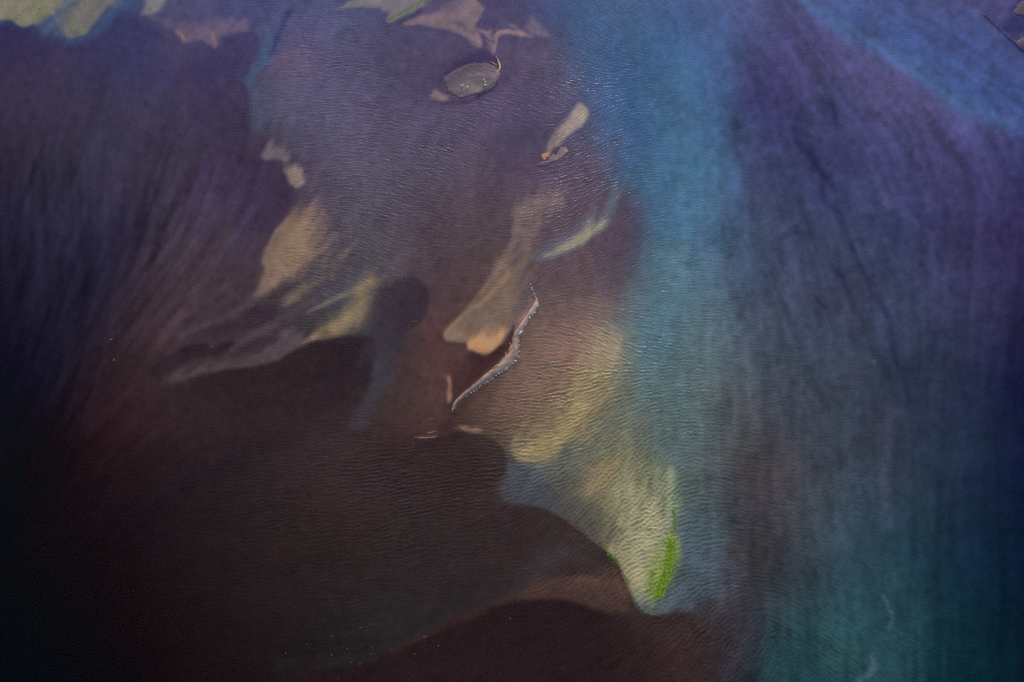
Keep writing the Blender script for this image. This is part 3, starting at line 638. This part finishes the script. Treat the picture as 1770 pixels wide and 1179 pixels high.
# ================================================================ sand that stands out of the water
def edge_profile(sl, mk): return mk
def sandbar(name, outline, top, paint, label=None, cat=None, cell=.3, w=5.0, mat=None, parent=None, group=None, low=-.35, warp=.35, hfun=None):
    """a low body of sand: outline on the sheet, crest height in metres, paint(px, py) -> rgb"""
    o = np.array(outline, float); gx, gy = ground_of(o[:, 0], o[:, 1])
    x0, x1, y0, y1 = gx.min()-2, gx.max()+2, gy.min()-2, gy.max()+2
    nx = int((x1-x0)/cell)+2; ny = int((y1-y0)/cell)+2
    X, Y = np.meshgrid(np.linspace(x0, x1, nx), np.linspace(y0, y1, ny)); X = X.ravel(); Y = Y.ravel()
    S = spline(np.c_[gx, gy], True, 6)
    wob = .5*np.sin(X*1.3+Y*.7)+.5*np.sin(Y*1.9-X*.8)+.6*np.sin(X*.41+1)*np.sin(Y*.53)
    Xw = X+wob*warp; Yw = Y+np.roll(wob, 7)*warp*.0+wob*warp*.6
    d2 = np.full(X.shape, 1e9); ins = np.zeros(X.shape, bool)
    for i in range(len(S)):
        (ax, ay), (cx, cy) = S[i], S[(i+1) % len(S)]
        dx, dy = cx-ax, cy-ay; t = np.clip(((Xw-ax)*dx+(Yw-ay)*dy)/(dx*dx+dy*dy+1e-9), 0, 1)
        np.minimum(d2, (Xw-ax-t*dx)**2+(Yw-ay-t*dy)**2, out=d2)
        c = (ay > Yw) != (cy > Yw)
        if dy: ins ^= c & (Xw < dx*(Yw-ay)/dy+ax)
    d = np.sqrt(d2)*np.where(ins, 1, -1)
    wm = w*.2
    prof = np.clip(d/wm, -1, 1)
    z = np.where(prof > 0, top*(1-(1-np.minimum(prof, 1))**2), -low*prof*1.0)
    z = np.where(prof < 0, prof*abs(low), z)+.02
    px, py = sheet_of(X, Y)
    if hfun is not None: z = z+hfun(px, py, np.clip(d, 0, None))
    rn = np.random.default_rng(len(outline)); nz = gauss_noise(2.2, 2.2, 0, 77, (ny, nx)).ravel()*.5+gauss_noise(6, 6, 0, 78, (ny, nx)).ravel()*.6
    z = z+np.where(d > 0, nz*.035*min(top*4, 1), 0)
    col = np.array(paint(px, py, d, nz), float).reshape(len(X), 3)*.86*np.array([1.0, .985, .94])
    bk = smooth01((d+.15)/.45)[:, None]
    col = sample(T, px, py)*.9*(1-bk)+col*bk
    me = grid_mesh(name, np.c_[X, Y, z], ny, nx, {'sediment': np.clip(lin(col)/(GAIN*1.12), .0006, .85)}, keep=d > -wm*.45)
    ob = link(name, me, parent=parent, mat=mat or M_bar)
    return tag(ob, label, cat, group)

def grad(c0, c1, t): return np.array(c0, float)+(np.array(c1, float)-np.array(c0, float))*np.clip(t, 0, 1)[:, None]
def paint_round(px, py, d, nz):
    c = grad((82,70,98), (112,99,118), smooth01((px-770+(py-110)*.8)/95))
    ol = smooth01(1-np.hypot((px-822)/34, (py-150)/12)); c = c+(np.array((116,104,110))-c)*(ol*.7)[:, None]
    up = smooth01((136-py+(815-px)*.22)/26)*.75; c = c+(np.array((66,57,88.))-c)*up[:, None]
    st = np.sin((px*.55-py*1.25)*.62+nz*1.4)*smooth01(1-(py-112)/34)
    c = c*(1+.07*nz+.10*st)[:, None]
    dk = smooth01((.9-d)/.9)*smooth01((py-px*.0-128)/22)  # shaded lower edge of the islet, painted into its colour
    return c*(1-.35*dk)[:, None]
round_bar = sandbar('sandbar', [(766,141),(771,132),(780,126),(792,119),(806,113),(820,110),(836,110),(850,112),(859,117),(864,126),(860,137),(853,147),(841,156),(824,163),(806,168),(792,169.5),(780,164),(771,155)],
        .22, paint_round, 'round grey sandbar with small white birds and a pale forked rim at its upper right', 'sandbar', w=8)
def rim(parent, pts, col=(220,172,136), h=.3, name='sand_rim', cell=.16, label=None):
    """a bright crumbling lip: narrow ridge along a path (x, y, half width)"""
    S = spline(pts, False, 4); o = []
    t = np.gradient(S[:, :2], axis=0); n = np.c_[-t[:, 1], t[:, 0]]; n /= np.linalg.norm(n, axis=1)[:, None]+1e-9
    L_ = S[:, :2]+n*S[:, 2:]; R_ = S[:, :2]-n*S[:, 2:]
    o = np.r_[L_[::3], L_[-1:], R_[::-1][::3], R_[:1]]
    return sandbar(name, o.tolist(), h, lambda px, py, d, nz: np.tile(np.array(col, float), (len(px), 1))*(1+.12*nz)[:, None], w=2.0, cell=cell, parent=parent, warp=.12)
rim(round_bar, [(857,98,.6),(860,102,1.2),(862,108,1.4),(864,115,1.6),(863,121,1.3),(859,127,1)], (210,170,140))
rim(round_bar, [(847,107,.7),(852,109,1.1),(858,113,1)], (190,140,112))
rim(round_bar, [(860,122,.9),(858,126,1.1),(856,128,.9)], (224,186,150))
rim(round_bar, [(863,128,.9),(859,138,1.1),(853,148,1.2),(842,157,1),(826,164,.7)], (112,104,138), name='wet_rim')

def paint_small(px, py, d, nz):
    c = grad((96,80,104), (136,122,132), smooth01((px-935)/44))
    return c*(1+.09*nz)[:, None]
small_bar = sandbar('sandbar', [(967.5,255.5),(974,254.6),(979,256),(981.5,261),(978.5,266.5),(969,274),(956,281.5),(944,287),(934,288),(930,285),(937,280),(948,278),(951,272),(957,266),(962,268),(966,261)],
        .2, paint_small, 'small almond shaped sandbar with an orange sand patch at its left', 'sandbar', w=4, cell=.22)
rim(small_bar, [(966,255.3,.5),(973,254.9,.6),(979,257,.6)], (190,166,140))
rim(small_bar, [(963.5,266.5,.5),(965,269.5,.9),(966,272,.5)], (206,166,130))
sandbar('sand_patch', [(937,267),(942,264.5),(947,264.5),(951.5,261.5),(951.5,264.5),(949,268),(949,271),(945,273),(944,276.5),(938.5,276.5),(936.5,272)], .08,
        lambda px, py, d, nz: np.tile(np.array((188,136,112.)), (len(px), 1))*(1+.1*nz)[:, None], w=2.5, cell=.2, parent=small_bar)

# the long curved spit
SPINE = [(781.5,709,1.2),(785,701,2.4),(790,694,3.0),(802,683,3.8),(822,668,4.6),(843,651,6.0),(861,640,7.6),(877,626,8.8),(887,612,7.6),(890.5,596,6.0),(893,580,5.6),(901,566,5.4),(911,551,5.2),(919,540,5.4),(926,527,4.0),(927,516,1.6),(924,508,.8),(920,498,.6)]
SS = spline(SPINE, False, 3); tt = np.gradient(SS[:, :2], axis=0); nn = np.c_[-tt[:, 1], tt[:, 0]]; nn /= np.linalg.norm(nn, axis=1)[:, None]
spit_outline = np.r_[(SS[:, :2]+nn*SS[:, 2:])[::2], (SS[:, :2]-nn*SS[:, 2:])[::-1][::2]].tolist()
def paint_spit(px, py, d, nz):
    c = grad((124,106,112), (150,130,134), smooth01((700-py)/110))
    c = c+(np.array((170,146,132.))-c)*(smooth01((py-672)/40)*.6)[:, None]
    c = c*(1+.08*nz)[:, None]
    return c
spit = sandbar('sandbar', spit_outline, .5, paint_spit, 'long curved grey sand spit lined with white birds, beside the orange sand fan', 'sandbar', w=9, cell=.24, warp=.2)
rim(spit, [(821,662.5,.5),(830,657.5,.9),(838,652.5,1.1),(846,646,1.0),(853,638.5,1.1),(857,633.5,1.4),(861,632,.8)], (246,196,156), .55)
rim(spit, [(860,634,.6),(866,626,1.2),(871,620,1.3),(875,615,1.2),(873,609,.8)], (196,150,112), .3)
rim(spit, [(878,607,.8),(882,603,1.5),(883,598,1.3),(880,593,.8)], (216,172,112), .3)
rim(spit, [(896,561,.6),(902,552,1.2),(907,545,1.4),(911,537,.8)], (150,118,100), .1)
rim(spit, [(781.5,705,.7),(782,709,1.0),(783,711,.7)], (214,172,140), .3)

plain = lambda c: (lambda px, py, d, nz: np.tile(np.array(c, float), (len(px), 1))*(1+.08*nz)[:, None])
sandbar('sandbar', [(722,757),(728,755.6),(738,756),(750,755),(757,752.6),(752,757),(740,758.6),(728,758.4)], .1, plain((128,102,98)), 'thin curved sliver of sand just below the brown apron, lower of two', 'sandbar', w=2, cell=.2, warp=.1)
sandbar('sandbar', [(737,749.6),(743,747.4),(752,745.4),(753,746.6),(746,749.4),(740,750.6)], .1, plain((126,100,100)), 'short sliver of pale sand above a longer sliver', 'sandbar', w=2, cell=.2, warp=.1)
# the corner beyond the cut bank
def paint_corner(px, py, d, nz):
    c = grad((70,60,100), (78,64,72), d/3.0)
    return c*(1+.08*nz)[:, None]
sandbar('sandbar', [(1753,22),(1756,13),(1762,6),(1770,1.5),(1782,0),(1796,8),(1794,22),(1780,29),(1766,28),(1757,26.5)], .35, paint_corner, 'brown sandbar with a pale edge, upper one at the top right corner', 'sandbar', w=12)
sandbar('sandbar', [(1757,76),(1762,69),(1770,65),(1784,66),(1796,76),(1796,96),(1780,92),(1764,84)], .35, paint_corner, 'brown sandbar in the top right corner behind the straight bank', 'sandbar', w=12)
rb = [(1700,24,.25),(1712,36,.4),(1726,49,.7),(1740,62,1.0),(1756,76,1.1),(1780,98,1.2),(1830,140,1.2)]
Sb = spline(rb, False, 3); tb = np.gradient(Sb[:, :2], axis=0); nb_ = np.c_[-tb[:, 1], tb[:, 0]]; nb_ /= np.linalg.norm(nb_, axis=1)[:, None]
sandbar('river_bank', np.r_[(Sb[:, :2]+nb_*Sb[:, 2:])[::2], (Sb[:, :2]-nb_*Sb[:, 2:])[::-1][::2]].tolist(), .9,
        lambda px, py, d, nz: grad((44,36,84), (104,92,150), smooth01((px-py*1.16-1664.5)/3)), 'thin straight bank of sand, shaded side painted dark, running into the top right corner', 'river bank', w=3, cell=.3, warp=.05)  # lower left side painted dark as the bank's shaded side

# ================================================================ algae
def plain_mat(name, col, rough=.6, var=.35, spec=.3, scale=2.5):
    m, nt, N, L, out = new_mat(name)
    p = node(nt, 'ShaderNodeBsdfPrincipled', Roughness=rough); p.inputs['Specular IOR Level'].default_value = spec
    geo = N.new('ShaderNodeNewGeometry'); n1 = node(nt, 'ShaderNodeTexNoise', Scale=scale, Detail=3.0); L.new(geo.outputs['Position'], n1.inputs['Vector'])
    k = math_(nt, 'MULTIPLY_ADD', n1.outputs['Fac'], var*2, 1-var)
    c = N.new('ShaderNodeRGB'); c.outputs[0].default_value = (*col, 1)
    mul = N.new('ShaderNodeVectorMath'); mul.operation = 'SCALE'; L.new(c.outputs[0], mul.inputs[0]); L.new(k, mul.inputs['Scale'])
    L.new(mul.outputs[0], p.inputs['Base Color']); L.new(p.outputs[0], out.inputs['Surface'])
    return m
M_algae = plain_mat('green_algae', (.20, .31, .014), .8, .55, .05, 1.2)
M_algae_dim = plain_mat('olive_algae', (.15, .19, .09), .8, .3, .1)
def algae(name, pts, n, mat, label, size=(.25, .8), seed=1, direction=75, gather=1.0):
    """tufts scattered about path points (x, y, spread)"""
    rnd = random.Random(seed); V = []; F = []
    path = spline(pts, False, 6)
    for _ in range(n):
        spread = rnd.choice((.4, .55, .7, 1.0))
        q = path[rnd.randrange(len(path))]; r = q[2]
        x = q[0]+rnd.gauss(0, r*spread); y = q[1]+rnd.gauss(0, r*spread*gather)
        gx, gy = ground_of(x, y); gx = float(gx); gy = float(gy)
        a = R(direction+rnd.gauss(0, 22)); L1 = rnd.uniform(*size)*rnd.choice((.6, 1, 1.5)); L2 = L1*rnd.uniform(.25, .5)
        z = .05+rnd.random()*.1; b = len(V); k = 6
        V.append((gx, gy, z+.06))
        for i in range(k):
            t = 2*math.pi*i/k; rr = rnd.uniform(.6, 1.15)
            u = L1*.5*math.cos(t)*rr; v = L2*.5*math.sin(t)*rr
            V.append((gx+u*math.cos(a)-v*math.sin(a), gy+u*math.sin(a)+v*math.cos(a), z-.05))
        F += [(b, b+1+i, b+1+(i+1) % k) for i in range(k)]
    me = bpy.data.meshes.new(name); me.from_pydata(V, [], F); me.update()
    for p in me.polygons: p.use_smooth = True
    return tag(link(name, me, mat=mat), label, 'algae', kind='stuff')
algae('algae_mat', [(1158,934,7),(1161,948,8),(1158,966,10),(1153,984,10),(1148,1002,9),(1142,1018,7),(1137,1029,4)], 1250, M_algae, 'bright green algae mat at the lower end of the pale shoal', seed=2)
algae('algae_mat', [(1164,880,3),(1166,900,4),(1163,922,5)], 160, M_algae, 'thin green algae trail above the bright green mat', size=(.2, .5), seed=3)
algae('algae_mat', [(1128,985,4),(1124,1005,4),(1128,1022,5)], 110, M_algae, 'sparse green tufts just left of the bright green mat', size=(.2, .5), seed=4)
algae('algae_mat', [(1048,953,1.5),(1056,961,4),(1062,967,4.5),(1064,974,3)], 130, M_algae, 'small green algae clump on the edge of the dark lobe', size=(.2, .6), seed=5, direction=-40)
algae('algae_mat', [(1066,974,1.3),(1076,986,1.2),(1084,1002,1.2),(1088,1012,1.2),(1096,1030,1.2),(1103,1044,1.0),(1112,1056,.9),(1126,1062,.8),(1140,1062,.8)], 150, M_algae, 'thin green algae fringe along the edge of the dark lobe', size=(.15, .5), seed=6, direction=-60)
algae('algae_mat', [(672,34,1.2),(684,28,2),(700,19,2),(716,9,2),(732,0,2),(744,-8,2)], 130, M_algae_dim, 'pale green algae strip along the edge of the shoal at the top', size=(.3, 1.0), seed=7, direction=45)
algae('algae_mat', [(30,20,12),(66,12,10),(72,32,7),(60,42,6),(20,32,8),(100,12,12),(120,50,8),(140,52,6),(150,16,14)], 330, M_algae_dim, 'pale green algae specks over the pale shoal at the top left', size=(.25, .8), seed=8)

# ================================================================ small weed clumps adrift
M_weed = plain_mat('yellow_weed', (.42, .29, .02), .7, .3)
def weed_mesh(rnd):
    bm = bmesh.new()
    for k in range(9):
        a = rnd.uniform(0, 2*math.pi); r = rnd.uniform(.05, .3); L1 = rnd.uniform(.25, .5); h = rnd.uniform(.08, .3)
        c = Vector((math.cos(a)*r, math.sin(a)*r, 0)); d = Vector((math.cos(a+.5), math.sin(a+.5), 0)); s = Vector((-d.y, d.x, 0))*.07
        v = [bm.verts.new(c-s), bm.verts.new(c+s), bm.verts.new(c+d*L1*.6+s*.9+Vector((0, 0, h))), bm.verts.new(c+d*L1*.6-s*.9+Vector((0, 0, h))), bm.verts.new(c+d*L1+Vector((0, 0, h*.6)))]
        bm.faces.new((v[0], v[1], v[2], v[3])); bm.faces.new((v[3], v[2], v[4]))
    me = bpy.data.meshes.new('weed_clump'); bm.to_mesh(me); bm.free(); me.materials.append(M_weed); return me
rnd = random.Random(5); WM = weed_mesh(rnd)
for x, y, s, lab in [(193,587,.9,'tiny yellow weed clump on dark water at the left, upper of two'), (197,622,.9,'tiny yellow weed clump on dark water at the left, lower of two'),
                (714,556,.9,'tiny yellow weed speck on the rim of the dark round lobe, left of a pair'), (719,556,.9,'tiny yellow weed speck on the rim of the dark round lobe, right of a pair'),
                (794,100,1.1,'tiny ochre weed speck in the dark pool above the round sandbar'), (786.5,706,1.1,'yellow weed clump just right of the tip of the long spit'),
                (746,724,1.0,'dull yellow weed clump on the brown apron'), (802,743.4,1.2,'bright orange weed clump on the small tan shoal'),
                (794.5,736.5,1.0,'small yellow weed clump on the upper part of the tan shoal'), (719.5,756.5,1.1,'pale yellow weed clump at the left end of the sand sliver'),
                (878,290,.9,'tiny ochre weed speck left of the small sandbar'), (365,600,.8,'tiny yellow weed speck on the dark streak left of the broad shoal')]:
    gx, gy = ground_of(x, y); o = link('weed_clump', WM)
    o.location = (float(gx), float(gy), .03); o.rotation_euler = (0, 0, rnd.uniform(0, 6)); o.scale = (s*.7,)*3
    tag(o, lab, 'weed', 'yellow weed specks')

# ================================================================ birds
M_white = plain_mat('white_plumage', (.85, .84, .82), .7, .05)
M_grey = plain_mat('grey_wing', (.55, .56, .58), .7, .08)
M_beak = plain_mat('yellow_beak', (.7, .45, .05), .5, .05)
def lathe_along(bm, rings, mi, seg=8):
    """rings: (x, z, half width, half height) along the body"""
    prev = None
    for x, z, w, h in rings:
        cur = [bm.verts.new((x, math.cos(2*math.pi*i/seg)*w, z+math.sin(2*math.pi*i/seg)*h)) for i in range(seg)]
        if prev:
            for i in range(seg):
                f = bm.faces.new((prev[i], prev[(i+1) % seg], cur[(i+1) % seg], cur[i])); f.material_index = mi; f.smooth = True
        else: f = bm.faces.new(cur[::-1]); f.material_index = mi
        prev = cur
    f = bm.faces.new(prev); f.material_index = mi
bm = bmesh.new()
lathe_along(bm, [(-.34,.27,.03,.012),(-.22,.28,.07,.04),(-.08,.29,.115,.095),(.08,.31,.12,.115),(.19,.36,.085,.10),(.24,.43,.055,.06),(.27,.49,.058,.058),(.315,.5,.052,.05),(.345,.49,.02,.022),(.41,.475,.008,.01)], 0)
body_me = bpy.data.meshes.new('bird'); bm.to_mesh(body_me); bm.free(); body_me.materials.append(M_white)
def wing_mesh(s):
    bm = bmesh.new(); pts = [(.12,.10),(.02,.135),(-.14,.12),(-.30,.06),(-.42,.02)]
    up = [bm.verts.new((x, s*y, .345-.0*i)) for i, (x, y) in enumerate(pts)]; inn = [bm.verts.new((x, s*y*.35, .40-.02*i)) for i, (x, y) in enumerate(pts)]; lo = [bm.verts.new((x, s*y*1.02, .27)) for x, y in pts]
    for i in range(4):
        for a, b in ((inn, up), (up, lo)):
            f = bm.faces.new((a[i], a[i+1], b[i+1], b[i]) if s > 0 else (b[i], b[i+1], a[i+1], a[i])); f.smooth = True
    me = bpy.data.meshes.new('wing'); bm.to_mesh(me); bm.free(); me.materials.append(M_grey); return me
def leg_mesh(s):
    bm = bmesh.new(); bmesh.ops.create_cone(bm, segments=6, radius1=.012, radius2=.014, depth=.22, matrix=Matrix.Translation((.02, s*.05, .11)), cap_ends=True)
    bmesh.ops.create_cone(bm, segments=3, radius1=.05, radius2=.03, depth=.012, matrix=Matrix.Translation((.05, s*.05, .006)), cap_ends=True)
    me = bpy.data.meshes.new('leg'); bm.to_mesh(me); bm.free(); me.materials.append(M_beak); return me
ORD = 'first second third fourth fifth sixth seventh eighth ninth tenth eleventh twelfth thirteenth fourteenth fifteenth sixteenth'.split()
WINGS = [wing_mesh(1), wing_mesh(-1)]; LEGS = [leg_mesh(1), leg_mesh(-1)]
def bird(x, y, z, label, group, size=1.0, near=True):
    gx, gy = ground_of(x, y); b = link('bird', body_me); b.location = (float(gx), float(gy), z); b.rotation_euler = (0, 0, rnd.uniform(0, 6.28)); b.scale = (size*(.64 if size < 1.65 else .85),)*3
    tag(b, label, 'bird', group)
    for me in WINGS+LEGS:
        link(me.name.split('.')[0], me, parent=b)
    return b
for x, y, s, lab in [(799.4,149.4,1.9,'white bird standing leftmost on the round grey sandbar'), (808.3,152.2,1.9,'white bird on the round sandbar, second from its left'),
                  (836.8,139.4,1.7,'white bird on the round sandbar, uppermost of the right hand four'), (839,143.6,1.7,'white bird on the round sandbar, second down of the right hand four'),
                  (837.3,148.8,1.7,'white bird on the round sandbar, left one of the lowest pair'), (840.2,149,1.7,'white bird on the round sandbar, right one of the lowest pair')]:
    bird(x, y, .2, lab, 'white birds on the round sandbar', s)
for k, (x, y, s) in enumerate([(917.5,492.5,1.3),(918.6,497.8,1.1),(919.2,500.2,1.3),(922.8,508.5,1.1)]):
    bird(x, y, .02, 'tiny white bird in the row above the long spit, %s from top' % ORD[k], 'white birds trailing above the spit', s)
for k, (x, y, s) in enumerate([(927,518.5,1.1),(928.3,521.6,1.2),(928.6,526.3,1.2),(929.6,530.5,1.6),(924.4,541.4,1.5),(915.4,550.7,1.7),(907.6,562.2,1.3)]):
    bird(x, y, .08, 'white bird on the upper third of the long spit, %s from its top' % ORD[k], 'white birds along the upper spit', s)
bird(895.4, 573.6, .3, 'small white bird on the crest of the spit above a bright pair', 'white birds along the spit', 1.2)
bird(900.9, 575.6, .12, 'upper one of the two brightest white birds at the narrow bend of the sand spit', 'white birds along the spit', 2.3)
bird(899.3, 578.2, .12, 'lower one of the two brightest white birds at the narrow bend of the sand spit', 'white birds along the spit', 2.1)
for k, (x, y, s) in enumerate([(897,590.5,1.3),(897,596.4,1.1),(897.6,600,1.3),(898,608.7,1.3),(896.4,617.6,1.4),(891,625.5,1.7),(886.8,629.4,1.5),(880.5,634,1.0)]):
    bird(x, y, .06, 'white bird on the spit shore, %s down from the bright pair' % ORD[k], 'white birds along the middle spit', s)
for k, (x, y, s) in enumerate([(877,637.5,1.6),(873.6,640,1.5),(867,643.6,1.1),(862.4,646.6,1.6),(857.6,650.4,1.2),(851.7,655.2,1.3),(848,657.6,1.0),(843.4,660.4,1.5),(841,662.2,1.2),(837.4,664.2,1.2),(831.4,667.6,1.1),(828.8,670,1.1),(824,673.6,.9),(819.6,676.9,1.2),(814.6,679.8,1.1),(806.5,686,.9)]):
    bird(x, y, .04, 'white bird on the lower spit shore, %s up from its bottom tip' % ORD[15-k], 'white birds along the lower spit', s)

# ================================================================ small pale flecks on the water
M_fleck = plain_mat('fleck', (.30, .26, .22), .8, .1)
def fleck(name, n, centres, label, seed, size=(.14, .34)):
    rn = random.Random(seed); V = []; F = []
    for _ in range(n):
        cx, cy, sx, sy = rn.choice(centres); gx, gy = ground_of(rn.gauss(cx, sx), rn.gauss(cy, sy)); s = rn.uniform(*size)*rn.choice((.7, .8, 1, 1.3))
        b = len(V); k = 5; z = .07
        V.append((float(gx), float(gy), z+.05))
        for i in range(k):
            t = 2*math.pi*i/k; V.append((float(gx)+s*math.cos(t)*rn.uniform(.6, 1.2), float(gy)+s*.6*math.sin(t), z))
        F += [(b, b+1+i, b+1+(i+1) % k) for i in range(k)]
    me = bpy.data.meshes.new(name); me.from_pydata(V, [], F); me.update()
    return tag(link(name, me, mat=M_fleck), label, 'fleck', kind='stuff')
fleck('pale_flecks', 30, [(905,830,26,12),(880,842,12,9),(958,812,10,6)], 'pale flecks where the dark lobe meets the grey shallows', 4, (.1, .2))
fleck('pale_flecks', 30, [(560,1140,50,8),(640,1120,40,14),(730,1105,10,6)], 'pale flecks strung along the edge of the dark brown bed', 8, (.07, .16))
fleck('pale_flecks', 26, [(900,1100,220,50),(1150,1120,60,40),(250,1050,160,80),(450,1000,120,90)], 'scattered pale flecks on the dark lower water', 9, (.06, .16))
print('built', len(bpy.data.objects))
